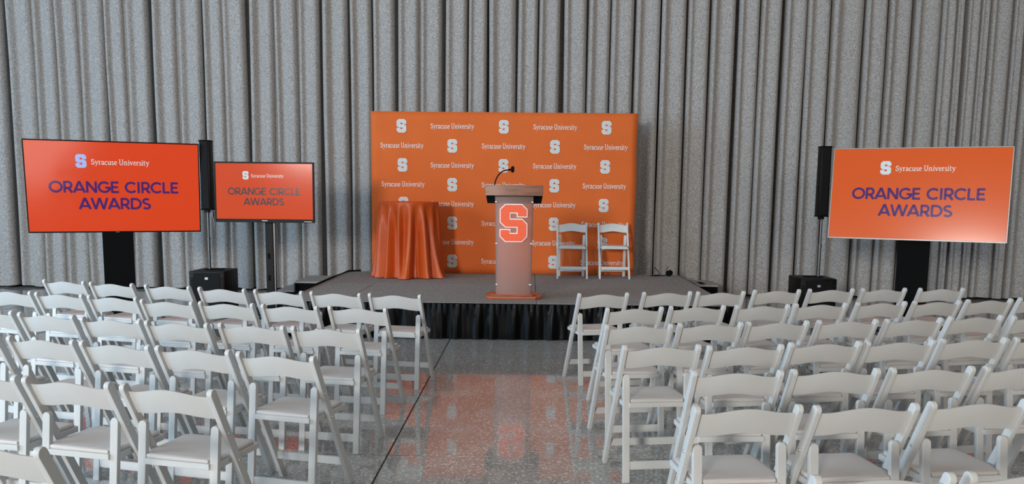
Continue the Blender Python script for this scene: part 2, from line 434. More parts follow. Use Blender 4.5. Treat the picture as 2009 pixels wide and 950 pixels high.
PANEL_LABELS = ['grey woven floor length curtain panel behind the big screen with the black frame',
 'grey woven curtain panel behind the small screen and the black speaker beside it',
 'grey woven curtain panel just left of the orange backdrop, partly behind the orange table cover',
 'grey woven curtain panel rising above the middle of the orange backdrop, behind the lectern',
 'grey woven curtain panel along the right edge of the orange backdrop, in its shadow',
 'grey woven curtain panel behind the black speaker next to the silver framed screen',
 'narrow grey curtain panel with close pleats at the far right end of the drape']
CY0 = 13.93
def pleat_profile(x0, x1, g0, d0, g1, d1, rnd):
    """front surface between two gap centres, as (x, y) points; y grows away from the camera"""
    a, b = x0 + g0/2, x1 - g1/2; W_ = b - a
    v1 = rnd.uniform(.30, .40); dip = rnd.uniform(.42, .68)*min(1, W_/.3); amp = min(.15, W_*.36)
    if g0 > .018: d0 = .30 + g0*2.5
    if g1 > .018: d1 = .30 + g1*2.5
    k0 = min(.07, W_*.2)*(g0 > .018); k1 = min(.07, W_*.2)*(g1 > .018)
    pts = [(x0, CY0 + d0), (a + k0, CY0 + d0*.95), (a + k0*.55, CY0 + d0*.55)] if k0 else [(x0, CY0 + d0), (a + .001, CY0 + d0*.92)]
    n = 34
    for i in range(n+1):
        t = .5 - .5*math.cos(math.pi*i/n)
        edge = math.sqrt(max(0, 1-(1-t/.12)**2)) if t < .12 else 1
        e2 = math.sqrt(max(0, 1-(1-(1-t)/.20)**2)) if t > .80 else 1
        valley = math.exp(-((t - v1)/(.15 if t < v1 else .24))**2)*dip
        lobe = 1 - valley - .35*max(0, (.15-t)/.15) - .12*max(0, (t-.75)/.25)**2
        y = CY0 + amp*(1 - lobe) + (1-edge)*(.06 if k0 else d0*.9) + (1-e2)*(.09 if k1 else d1*.9)
        x = a + W_*t
        pts.append((x, y))
    pts += [(b - k1*.55, CY0 + d1*.55), (b - k1, CY0 + d1*.95)] if k1 else [(b - .001, CY0 + d1*.92)]
    return pts
rnd = random.Random(3)
bounds = [PLEATS[0][0]] + SEAMS + [PLEATS[-1][0]]
for pi in range(len(bounds)-1):
    prof = []; pid = []
    sel = [p for p in PLEATS if bounds[pi]-1e-6 <= p[0] <= bounds[pi+1]+1e-6]
    for k, (p, q) in enumerate(zip(sel, sel[1:])):
        pp = pleat_profile(p[0], q[0], p[1], p[2], q[1], q[2], rnd); prof += pp; pid += [k]*len(pp)
    prof.append((sel[-1][0], CY0 + .30 + sel[-1][1]*2.5)); pid.append(len(sel)-2)
    prof[0] = (prof[0][0]+.012, prof[0][1]); prof[-1] = (prof[-1][0]-.012, prof[-1][1])
    edge_x = (prof[0][0], prof[-1][0])
    ph = [rnd.uniform(0, 6.28) for _ in sel]; zs = [.035, .10, .3, .6, 1., 1.5, 2.1, 2.8, 3.6, 4.6, 5.8, 7.05]
    V, Fc = [], []
    for z in zs:
        for (x, y), k in zip(prof, pid):
            dy = .012*math.sin(z*.9 + ph[k]) + .006*math.sin(z*2.3+ph[k]*2)
            V.append((min(edge_x[1], max(edge_x[0], x + .007*math.sin(z*.7 + ph[k]))), y + dy, z + (.010*math.sin(x*9) if z < .05 else 0)))
    n = len(prof)
    for r in range(len(zs)-1):
        for c in range(n-1): Fc.append((r*n+c, r*n+c+1, (r+1)*n+c+1, (r+1)*n+c))
    me = mesh('curtain_panel', V, Fc, True)
    o = link('curtain', me, MAT['curtain']); tag(o, PANEL_LABELS[pi], 'curtain', 'tall grey curtain panels')
    bm = bmesh.new()
# ceiling track the curtain hangs from
tag(link('curtain_track', box_mesh('curtain_track', (-13.6, 13.95, 7.06), (10.8, 14.1, 7.19)), MAT['black']),
    'black track under the ceiling that the grey curtain hangs from', 'track')

# ------------------------------------------------------------------ stage
SX0, SX1, SY0, SY1, SZ = -2.737, 2.263, 9.569, 13.229, .4035
st = empty('stage', (0, 0, 0), 0, 'low carpeted stage with a gathered black skirt and grey deck', 'stage')
link('stage_frame', box_mesh('stage_frame', (SX0+.02, SY0+.05, .02), (SX1-.02, SY1-.02, SZ-.03)), MAT['matte'], st)
cx = [SX0, -2.03, .10, SX1]; cyy = [SY0, 11.4, SY1]
for i in range(3):
    for j in range(2):
        link('carpet_panel', box_mesh('carpet_panel', (cx[i]+(.0025 if i else 0), cyy[j]+(.002 if j else 0), SZ-.03),
             (cx[i+1]-(.0025 if i < 2 else 0), cyy[j+1]-(.002 if j < 1 else 0), SZ), .003), MAT['carpet'], st)
bm = bmesh.new()
add_box(bm, (SX0-.012, SY0-.010, SZ-.055), (SX1+.012, SY0-.001, SZ-.006)); add_box(bm, (SX0-.012, SY0, SZ-.055), (SX0-.001, SY1, SZ-.004))
add_box(bm, (SX1+.001, SY0, SZ-.055), (SX1+.012, SY1, SZ-.004))
link('edge_trim', bm_mesh(bm, 'edge_trim'), MAT['matte'], st)
bm = bmesh.new(); add_tube(bm, [(SX0+.012, 9.7, SZ+.013), (SX0+.014, 11, SZ+.013), (SX0+.014, 12.2, SZ+.013), (SX0+.03, 13.1, SZ+.013), (SX0+.2, SY1-.02, SZ+.013)], .012, 8)
o = link('black_cable', bm_mesh(bm, 'black_cable', 60), MAT['matte']); tag(o, 'black cable lying along the side edge of the stage by the two grey steps', 'cable')
def skirt(p0, p1, seed):
    rr = random.Random(seed); p0, p1 = Vector(p0), Vector(p1); Ln = (p1-p0).length; d = (p1-p0)/Ln
    nrm = Vector((d.y, -d.x, 0)); n = int(Ln/.009); ph = [rr.uniform(0, 6.28) for _ in range(8)]
    zs = [SZ-.012, SZ-.03, SZ-.06, SZ-.10, SZ-.17, SZ-.26, SZ-.33, .03, .012]
    V, Fc = [], []
    for iz, z in enumerate(zs):
        t = (SZ-.012-z)/(SZ-.024)
        for i in range(n+1):
            s = i*Ln/n
            fine = math.sin(s*92 + 1.6*math.sin(s*7+ph[0])) * .009 * max(0, 1-t*2.6)
            broad = (math.sin(s*27 + 1.8*math.sin(s*3.1+ph[1]) + .5*t) + .55*math.sin(s*47+ph[2]))*.018*min(1, t*1.9)
            o_ = .014 + .018*t + fine + broad
            V.append(p0 + d*s + nrm*o_ + Vector((0, 0, z)))
    for r in range(len(zs)-1):
        for c in range(n): Fc.append((r*(n+1)+c, r*(n+1)+c+1, (r+1)*(n+1)+c+1, (r+1)*(n+1)+c))
    return mesh('skirt', V, Fc, True)
link('skirt', skirt((SX0, SY0-.012, 0), (SX1, SY0-.012, 0), 1), MAT['black_satin'], st)
link('skirt', skirt((SX0-.012, SY1, 0), (SX0-.012, SY0, 0), 2), MAT['black_satin'], st)
link('skirt', skirt((SX1+.012, SY0, 0), (SX1+.012, SY1, 0), 3), MAT['black_satin'], st)

# steps at both sides
def steps(x_in, x_out, y0, y1, label, slots, low):
    r = empty('stage_steps', ((x_in+x_out)/2, (y0+y1)/2, 0), 0, label, 'steps', 'steps beside the stage')
    cxm, cym = (x_in+x_out)/2, (y0+y1)/2; hx, hy = abs(x_in-x_out)/2, (y1-y0)/2
    sgn = 1 if x_out > x_in else -1
    top = .275
    bm = bmesh.new()
    if slots:
        sl = [(-hx+.10, -hx+.20), (hx-.24, hx-.14)]
        xs_ = [-hx, sl[0][0], sl[0][1], sl[1][0], sl[1][1], hx]
        for k in (0, 2, 4): add_box(bm, (xs_[k], -hy, top-.025), (xs_[k+1], hy, top))
        for k in (1, 3):
            add_box(bm, (xs_[k], -hy, top-.025), (xs_[k+1], -hy+.10, top)); add_box(bm, (xs_[k], hy-.12, top-.025), (xs_[k+1], hy, top))
        link('tread', bm_mesh(bm, 'tread'), MAT['tread'], r)
        for k in (1, 3): link('slot', box_mesh('slot', (xs_[k], -hy+.10, top-.03), (xs_[k+1], hy-.12, top-.012)), MAT['matte'], r)
    else:
        add_box(bm, (-hx, -hy, top-.025), (hx, hy, top), .004); link('tread', bm_mesh(bm, 'tread'), MAT['tread'], r)
    link('riser', box_mesh('riser', (-hx+.02, -hy+.035, .01), (hx-.02, hy-.02, top-.032)), MAT['matte'], r)
    for sx in (-1, 1):
        for sy in (-1, 1):
            link('leg', box_mesh('leg', (sx*(hx-.015)-.012, sy*(hy-.015)-.012, 0), (sx*(hx-.015)+.012, sy*(hy-.015)+.012, top-.025)), MAT['black'], r)
    if low:
        x0, x1 = sorted((sgn*hx, sgn*(hx+.27)))
        link('tread', box_mesh('tread', (x0, -hy, .115), (x1, hy, .14), .004), MAT['tread'], r)
        link('riser', box_mesh('riser', (x0+.02, -hy+.03, .01), (x1-.02, hy-.02, .113)), MAT['matte'], r)
        for sy in (-1, 1):
            xx = sgn*(hx+.25)
            link('leg', box_mesh('leg', (xx-.012, sy*(hy-.015)-.012, 0), (xx+.012, sy*(hy-.015)+.012, .115)), MAT['black'], r)
    return r
steps(-2.80, -3.46, 12.83, 13.80, 'two grey carpeted steps on black legs against the stage, near the small screen', False, True)
steps(2.325, 2.84, 13.05, 13.80, 'grey step with two black slots in its tread, right of the stage', True, False)

# ------------------------------------------------------------------ orange backdrop
BX0, BX1, BZ1, BY = -2.335, 1.573, 2.775, 13.06
bd = empty('backdrop', ((BX0+BX1)/2, BY+.03, SZ), 0, 'large orange backdrop banner printed with rows of pale block letters and white words, behind the lectern', 'backdrop')
bcx = (BX0+BX1)/2
nx, nz = 40, 24; V, Fc = [], []
for j in range(nz+1):
    for i in range(nx+1):
        u, v = i/nx, j/nz
        x = BX0 + (BX1-BX0)*u - bcx; z = .004 + (BZ1-SZ-.004)*v
        e = min(u, 1-u)*4; wr = .004*math.sin(u*31+v*3)*max(0, 1-e)*1.0
        if i == nx: x += .006*math.sin(v*14)
        V.append((x, -.03 + wr, z))
for j in range(nz):
    for i in range(nx): Fc.append((j*(nx+1)+i, j*(nx+1)+i+1, (j+1)*(nx+1)+i+1, (j+1)*(nx+1)+i))
me = mesh('fabric_banner', V, Fc, True)
o = link('fabric_banner', me, MAT['orange_cloth'], bd)
md = o.modifiers.new('thickness', 'SOLIDIFY'); md.thickness = .01; md.offset = 1 if False else -1
bm = bmesh.new()
for x in (BX0+.02, bcx, BX1-.02): add_cyl(bm, (x-bcx, .0, .01), (x-bcx, .0, BZ1-SZ-.02), .012)
for z in (.03, BZ1-SZ-.03): add_cyl(bm, (BX0+.02-bcx, 0, z), (BX1-.02-bcx, 0, z), .012)
for x in (BX0+.25, BX1-.25): add_box(bm, (x-bcx-.02, -.0, 0), (x-bcx+.02, .12, .02))
link('support_frame', bm_mesh(bm, 'support_frame', 40), MAT['metal'], bd)
txt_b = text_mesh('lettering', 'Syracuse University', SERIF, .076, .640, boldness=1.12)
s_out, s_in = s_mesh('block_letter', .192), s_mesh('block_letter_fill', .192, .030)
for c, xc in enumerate((-1.883, -1.135, -.380, .373, 1.122)):
    for r in range(8):
        zc = 2.567 - .2825*r - SZ; xx = xc - bcx + (.006*r if c == 0 else 0) - (.004*r if c == 4 else 0)
        if (c + r) % 2 == 0:
            a = link('block_letter', s_out, MAT['print_white'], bd, (xx, -.037, zc))
            link('letter_fill', s_in, MAT['print_grey'], a, (0, -.001, 0))
        else:
            link('lettering', txt_b, MAT['print_white'], bd, (xx, -.037, zc+.004))

# ------------------------------------------------------------------ folding chairs
A0, TOPZ, HW = .413, .787, .21        # rail lean, height, half width between rail centres
OY = .20                              # chair origin lies this far ahead of the rail tops
def rail_y(z): return A0*(1 - z/TOPZ)
def chair_meshes():
    D = {}
    ln = math.hypot(A0, TOPZ); d = (-A0/ln, TOPZ/ln); p = (TOPZ/ln, A0/ln); h = .0215; r = .0215
    def rail():
        top = (0 - d[0]*r, TOPZ - d[1]*r)
        pts = [(A0 - h/p[0], 0), (A0 + h/p[0], 0)]
        a0 = math.atan2(p[1], p[0])
        for k in range(9):
            a = a0 + math.pi*k/8; pts.append((top[0] + math.cos(a)*r, top[1] + math.sin(a)*r))
        bm = bmesh.new(); add_prism(bm, [(y-OY, z) for y, z in pts], 0, -.0125, .0125, .004)
        return bm_mesh(bm, 'front_leg', 35)
    D['front_leg'] = rail()
    def rear():
        hw, zt = .0195, .612
        pts = [(-hw, 0), (hw, 0)] + [(hw*math.cos(math.pi*k/8), zt - hw + hw*math.sin(math.pi*k/8)) for k in range(9)]
        bm = bmesh.new(); add_prism(bm, pts, 1, -.0125, .0125, .0035)
        for v in bm.verts: v.co.y += .025 + (.085-.025)*v.co.z/.60 - OY
        return bm_mesh(bm, 'rear_leg', 35)
    D['rear_leg'] = rear()
    # backrest slat: arched outline, bowed in plan, leaning with the rails
    W2 = HW - .0125; nx_, nz_ = 18, 4; th = .007
    V, Fc = [], []
    def zt(x): c = .5 + .5*math.cos(math.pi*min(1, abs(x)/(W2*.92))); return .752 + .024*c
    def zb(x): c = .5 + .5*math.cos(math.pi*min(1, abs(x)/(W2*.92))); return .646 + .019*c
    for side in (-1, 1):
        for j in range(nz_+1):
            for i in range(nx_+1):
                x = -W2 + 2*W2*i/nx_; a, b = zb(x), zt(x); z = a + (b-a)*j/nz_
                edge = th*(1 if 0 < j < nz_ else .55)
                y = rail_y(z) - .016*(1-(x/W2)**2) + side*edge + .002 - OY
                V.append((x, y, z))
    n = (nx_+1)*(nz_+1)
    for j in range(nz_):
        for i in range(nx_):
            q = (j*(nx_+1)+i, j*(nx_+1)+i+1, (j+1)*(nx_+1)+i+1, (j+1)*(nx_+1)+i)
            Fc.append(q); Fc.append(tuple(n+k for k in q[::-1]))
    for i in range(nx_):
        Fc.append((i+1, i, n+i, n+i+1)); t = nz_*(nx_+1); Fc.append((t+i, t+i+1, n+t+i+1, n+t+i))
    for j in range(nz_):
        a, b = j*(nx_+1), (j+1)*(nx_+1); Fc.append((a, b, n+b, n+a)); Fc.append((b+nx_, a+nx_, n+a+nx_, n+b+nx_))
    me = mesh('backrest', V, Fc, True)
    try: me.set_sharp_from_angle(angle=math.radians(50))
    except Exception: pass
    D['backrest'] = me
    # seat board, notched round the rear legs, and its padded vinyl cushion
    fr = .405
    out = [(-.160, .045), (.160, .045), (.160, .082), (.193, .082), (.193, fr-.015), (.180, fr), (-.180, fr), (-.193, fr-.015), (-.193, .082), (-.160, .082)]
    bm = bmesh.new(); add_prism(bm, [(x, y-OY) for x, y in out], 2, .425, .452, .003); D['seat_frame'] = bm_mesh(bm, 'seat_frame', 35)
    c = [(-.150, .055), (.150, .055), (.160, .090), (.180, .10), (.181, fr-.03), (.168, fr-.012), (-.168, fr-.012), (-.181, fr-.03), (-.180, .10), (-.160, .090)]
    bm = bmesh.new(); rings = []
    cm = (0, .22)
    for sc, z in ((.985, .452), (.985, .455), (1.0, .456), (1.0, .464), (.985, .4675), (.90, .4700), (.5, .4712)):
        rings.append([bm.verts.new((x*sc, cm[1] + (y-cm[1])*sc - OY, z)) for x, y in c])
    for a, b in zip(rings, rings[1:]):
        for k in range(len(c)): bm.faces.new([a[k], a[(k+1) % len(c)], b[(k+1) % len(c)], b[k]])
    bm.faces.new(rings[-1]); bm.faces.new(rings[0][::-1])
    D['cushion'] = bm_mesh(bm, 'cushion', 50)
    bm = bmesh.new(); y = rail_y(.146) - OY
    add_box(bm, (-HW+.0125, y-.008, .124), (HW-.0125, y+.008, .168), .002); D['front_stretcher'] = bm_mesh(bm, 'front_stretcher', 35)
    bm = bmesh.new(); y = .035 - OY
    add_box(bm, (-.163, y-.008, .072), (.163, y+.008, .120), .002); D['rear_stretcher'] = bm_mesh(bm, 'rear_stretcher', 35)
    bm = bmesh.new(); add_cyl(bm, (0, 0, 0), (.003, 0, 0), .0065, .005, 12); D['bolt'] = bm_mesh(bm, 'bolt', 40)
    bm = bmesh.new(); add_box(bm, (-.0015, -.045, -.007), (.0015, .045, .007)); D['hinge_bracket'] = bm_mesh(bm, 'hinge_bracket')
    return D
CM = chair_meshes()
def make_chair():
    r = bpy.data.objects.new('folding_chair', None); COL.objects.link(r); r.empty_display_size = .1
    for s in (-1, 1):
        link('front_leg', CM['front_leg'], MAT['white'], r, (s*HW, 0, 0))
        link('rear_leg', CM['rear_leg'], MAT['white'], r, (s*.177, 0, 0))
        for z in (.575, .435):
            link('bolt', CM['bolt'], MAT['bolt'], r, (s*(HW+.0125), rail_y(z)-OY, z), (0, 0, 0 if s > 0 else math.pi))
    link('backrest', CM['backrest'], MAT['white'], r)
    link('seat_frame', CM['seat_frame'], MAT['white'], r)
    link('cushion', CM['cushion'], MAT['vinyl'], r)
    link('front_stretcher', CM['front_stretcher'], MAT['white'], r)
    link('rear_stretcher', CM['rear_stretcher'], MAT['white'], r)
    for ch in r.children:
        if ch.name.split('.')[0] in ('front_leg', 'rear_leg', 'seat_frame'):
            wn = ch.modifiers.new('weighted_normals', 'WEIGHTED_NORMAL'); wn.keep_sharp = True
    return r
def copy_tree(o, parent=None):
    c = o.copy(); COL.objects.link(c); c.parent = parent
    for ch in list(o.children): copy_tree(ch, c)
    return c
proto = make_chair(); first = [True]
def place_chair(x, y, deg, label, group, z=0., at_top=True):
    o = proto if first[0] else copy_tree(proto); first[0] = False
    a = math.radians(deg)
    if at_top: x, y = x - math.sin(a)*OY, y + math.cos(a)*OY
    o.location = (x, y, z); o.rotation_euler = (0, 0, a)
    tag(o, label, 'chair', group); return o
ROWS = {
('L', 1): [[-1.079, 7.021, -9.1], [-1.577, 7.091, -11.7], [-2.075, 7.185, -12.9], [-2.59, 7.306, -13.0], [-3.116, 7.459, -13.2], [-3.674, 7.608, -13.4], [-4.178, 7.761, -14.0]],
('L', 2): [[-1.222, 6.2, -10.1], [-1.727, 6.254, -11.4], [-2.224, 6.356, -11.5], [-2.696, 6.43, -12.8], [-3.21, 6.651, -13.5], [-3.704, 6.796, -13.4], [-4.194, 6.94, -13.3]],
('L', 3): [[-1.227, 5.235, -9.3], [-1.708, 5.316, -11.1], [-2.198, 5.375, -12.0], [-2.67, 5.492, -13.1], [-3.181, 5.662, -14.2], [-3.68, 5.82, -14.1]],
('L', 4): [[-1.278, 4.344, -14.5], [-1.754, 4.483, -13.7], [-2.221, 4.6, -14.7], [-2.695, 4.728, -13.9], [-3.2, 4.86, -13.5]],
('L', 5): [[-1.513, 3.568, -13.0], [-1.999, 3.683, -12.9], [-2.469, 3.797, -13.0]],
('L', 6): [[-1.76, 2.725, -13.0]],
('R', 1): [[0.636, 7.282, 14.0], [1.196, 7.448, 14.0], [1.669, 7.527, 12.5], [2.206, 7.725, 11.6], [2.73, 7.862, 11.9], [3.241, 7.967, 11.4], [3.799, 8.051, 8.6]],
('R', 2): [[0.79, 6.383, 14.0], [1.277, 6.525, 12.7], [1.792, 6.635, 12.4], [2.28, 6.776, 13.0], [2.803, 6.917, 13.8], [3.3, 7.049, 15.1], [3.8, 7.206, 15.6], [4.332, 7.4, 14.5]],
('R', 3): [[0.714, 5.532, 9.5], [1.195, 5.649, 11.7], [1.662, 5.757, 12.7], [2.162, 5.872, 12.0], [2.655, 5.984, 14.1], [3.168, 6.166, 15.0], [3.65, 6.245, 14.4]],
('R', 4): [[0.745, 4.768, 8.2], [1.216, 4.808, 9.9], [1.704, 4.95, 11.3], [2.168, 5.043, 12.1], [2.653, 5.164, 12.2], [3.13, 5.25, 12.1]],
('R', 5): [[1.001, 4.087, 5.7], [1.49, 4.161, 7.6], [1.989, 4.241, 9.7], [2.48, 4.32, 10.4]],
('R', 6): [[0.879, 3.387, 7.4], [1.362, 3.436, 9.0], [1.86, 3.535, 9.5]],
('R', 7): [[1.074, 2.543, 6.8], [1.56, 2.605, 6.9]],
}
ORD = ['first', 'second', 'third', 'fourth', 'fifth', 'sixth', 'seventh', 'eighth']
for (side, row), cs in ROWS.items():
    blk = 'left' if side == 'L' else 'right'
    for k, (x, y, a) in enumerate(cs):
        pos = 'aisle end' if k == 0 else ORD[k] + ' from the aisle'
        lab = 'white folding chair, %s, %s row from the stage, %s seating block' % (pos, ORD[row-1], blk)
        place_chair(x, y, a, lab, 'white folding chairs in the %s seating block' % blk)
place_chair(.632, 12.66, 180, 'white folding chair on the stage, the one nearer the lectern', 'white folding chairs on the stage', SZ, False)
place_chair(1.235, 12.70, 181, 'white folding chair on the stage, near the right edge of the orange backdrop', 'white folding chairs on the stage', SZ, False)

# ------------------------------------------------------------------ cocktail table with orange satin cover
def table():
    cxt, cyt = -1.70, 12.50
    r = empty('cocktail_table', (cxt, cyt, SZ), 0, 'round cocktail table hidden under the orange satin cloth', 'table')
    bm = bmesh.new(); add_cyl(bm, (0, 0, 1.035), (0, 0, 1.060), .415, .415, 48); link('table_top', bm_mesh(bm, 'table_top', 40), MAT['black'], r)
    bm = bmesh.new(); add_cyl(bm, (0, 0, .03), (0, 0, 1.035), .035, .035, 20); link('pole', bm_mesh(bm, 'pole', 40), MAT['tube'], r)
    bm = bmesh.new(); add_cyl(bm, (0, 0, 0), (0, 0, .03), .25, .22, 32); link('base', bm_mesh(bm, 'base', 40), MAT['black'], r)
    n = 260; hs = 1.068
    rr = random.Random(11)
    folds = []            # (angle, strength, sharpness, drift)
    a = 0
    while a < 2*math.pi - .2:
        folds.append((a, rr.uniform(.7, 1.2), rr.uniform(.085, .14), rr.uniform(-.12, .12))); a += rr.uniform(.34, .52)
    V, Fc = [], []
    zs = [1.0, .97, .94, .86, .74, .6, .46, .32, .2, .1, .04, .008]
    V.append((0, 0, hs))
    rings = []
    for rad in (.2, .35, .408):
        rings.append([(rad*math.cos(2*math.pi*i/n), rad*math.sin(2*math.pi*i/n), hs) for i in range(n)])
    rings.append([(.420*math.cos(2*math.pi*i/n), .420*math.sin(2*math.pi*i/n), hs-.008) for i in range(n)])
    for t in zs:
        z = t*(hs-.02); dn = 1 - t; ring = []
        for i in range(n):
            th = 2*math.pi*i/n; f = 0
            for (fa, fs, fw, dr) in folds:
                dd = (th - fa - dr*dn + math.pi) % (2*math.pi) - math.pi
                f += fs*math.exp(-(dd/fw)**2)
            tail = math.exp(-((((th - math.radians(-30)) + math.pi) % (2*math.pi) - math.pi)/.22)**2)*.17*dn**3
            tl2 = math.exp(-((((th - math.radians(-165)) + math.pi) % (2*math.pi) - math.pi)/.25)**2)*.05*dn**2
            rad = .421 - .085*min(1, dn*2.5) + .060*dn*f + .105*min(1, dn*2.8)*min(f, 1.05) + tail*.8 + tl2 + .010*dn*math.sin(th*31)
            if dn > .93: rad += .012
            ring.append((rad*math.cos(th), rad*math.sin(th), z))
        rings.append(ring)
    for ring in rings: V += ring
    for i in range(n): Fc.append((0, 1+i, 1+(i+1) % n))
    for k in range(len(rings)-1):
        for i in range(n):
            a_, b_ = 1+k*n, 1+(k+1)*n; Fc.append((a_+i, b_+i, b_+(i+1) % n, a_+(i+1) % n))
    o = link('tablecloth', mesh('tablecloth', V, Fc, True), MAT['satin'], None, (cxt, cyt, SZ+.002))
    tag(o, 'floor length orange satin cloth draped in folds over the round table', 'tablecloth')
table()

# ------------------------------------------------------------------ lectern
def lectern():
    lx = -.165; r = empty('lectern', (lx, 10.10, SZ), 0, 'lectern with frosted clear column, big orange block letter and wooden top', 'lectern')
    def oct_(hx, y0, y1, c): return [(-hx+c, y0), (hx-c, y0), (hx, y0+c), (hx, y1-c), (hx-c, y1), (-hx+c, y1), (-hx, y1-c), (-hx, y0+c)]
    bm = bmesh.new(); add_prism(bm, oct_(.315, -.215, .235, .06), 2, 0, .036, .003); link('base', bm_mesh(bm, 'base', 35), MAT['wood_red'], r)
    bm = bmesh.new(); add_prism(bm, oct_(.265, -.165, .20, .05), 2, .036, .052, .003); link('base_plinth', bm_mesh(bm, 'base_plinth', 35), MAT['wood_red'], r)
    # bowed frosted front sheet
    V, Fc = [], []; n = 16; z0, z1 = .052, 1.172; w0, w1 = .200, .2165
    for th in (0, .008):
        for z, hw_ in ((z0, w0), (z1, w1)):
            for i in range(n+1):
                u = -1 + 2*i/n; V.append((u*hw_, -.118 - .030*(1-u*u) + th, z))
    m_ = n+1
    for i in range(n):
        Fc.append((i, i+1, m_+i+1, m_+i)); Fc.append((2*m_+i+1, 2*m_+i, 3*m_+i, 3*m_+i+1))
        Fc.append((i+1, i, 2*m_+i, 2*m_+i+1)); Fc.append((m_+i, m_+i+1, 3*m_+i+1, 3*m_+i))
    Fc.append((0, m_, 3*m_, 2*m_)); Fc.append((n+m_, n, 2*m_+n, 3*m_+n))
    me = mesh('front_panel', V, Fc, True)
    try: me.set_sharp_from_angle(angle=math.radians(40))
    except Exception: pass
    link('front_panel', me, MAT['frosted'], r)
    for s in (-1, 1):
        bm = bmesh.new()
        b2 = bmesh.new(); add_box(b2, (s*.2-.006, -.112, z0), (s*.2+.006, .16, z1)); 
        for v in b2.verts: v.co.x += s*(.0165*(v.co.z-z0)/(z1-z0)) - s*.004
        merge(bm, b2); link('side_panel', bm_mesh(bm, 'side_panel'), MAT['clear'], r)
        bm = bmesh.new()
        b2 = bmesh.new(); add_box(b2, (s*.188-.014, -.112, z0), (s*.188+.014, -.092, z1), .002)
        for v in b2.verts: v.co.x += s*(.0165*(v.co.z-z0)/(z1-z0))
        merge(bm, b2); link('corner_post', bm_mesh(bm, 'corner_post'), MAT['clear'], r)
    for s in (-1, 1):
        for z in (.165, .635, 1.105):
            xx = s*(.190 + .0165*(z-z0)/(z1-z0))
            bm = bmesh.new(); add_box(bm, (xx-.012, -.135, z-.006), (xx+.012, -.1185, z+.006), .002)
            link('fixing_clip', bm_mesh(bm, 'fixing_clip'), MAT['emblem_white'], r)
    e = link('emblem', s_mesh('emblem', .430, 0, .006, -.152), MAT['emblem_white'], r, (-.005, 0, .868))
    link('emblem_face', s_mesh('emblem_face', .430, .024, .003, -.1585), MAT['emblem_orange'], e)
    # black shelf box, wooden top
    bm = bmesh.new(); add_prism(bm, [(-.305, 1.087), (.305, 1.087), (.322, 1.174), (-.322, 1.174)], 1, -.085, .205); link('shelf_box', bm_mesh(bm, 'shelf_box'), MAT['matte'], r)
    bm = bmesh.new(); add_prism(bm, [(-.255, 1.176), (.27, 1.176), (.27, 1.19), (-.255, 1.292)], 0, -.3225, .3225, .003)
    link('reading_top', bm_mesh(bm, 'reading_top', 35), MAT['wood'], r)
    # gooseneck microphone stands on the top
    mt = empty('gooseneck_microphone', (lx-.225, 9.99, SZ+1.268), 0, 'thin black gooseneck microphone rising from the lectern top', 'microphone')
    bm = bmesh.new(); add_cyl(bm, (0, 0, 0), (0, 0, .016), .022, .018, 20); link('mount', bm_mesh(bm, 'mount', 40), MAT['black'], mt)
    pts = []
    for k in range(13):
        t = k/12; pts.append((.150*t**1.6 + .0*t, .06*t, .010 + .185*(1-(1-t)**1.9)))
    bm = bmesh.new(); add_tube(bm, pts, .0075, 10); link('gooseneck', bm_mesh(bm, 'gooseneck', 60), MAT['black'], mt)
    e_ = Vector(pts[-1])
    bm = bmesh.new(); add_tube(bm, [e_, e_+Vector((.025, .015, .004)), e_+Vector((.05, .03, .008))], [.009, .013, .009], 14)
    link('capsule', bm_mesh(bm, 'capsule', 60), MAT['black'], mt)
    bm = bmesh.new(); c = e_+Vector((.045, .027, .007)); R_, r_ = .031, .006
    for off in (Vector((0, 0, 0)), Vector((.012, .007, .002))):
        ring = [c+off+Vector((.25*R_*math.cos(2*math.pi*k/20), -.0*k, 0))+Vector((0, R_*.6*math.cos(2*math.pi*k/20), R_*math.sin(2*math.pi*k/20))) for k in range(21)]
        add_tube(bm, ring, r_, 8)
    link('shock_ring', bm_mesh(bm, 'shock_ring', 60), MAT['black'], mt)
lectern()

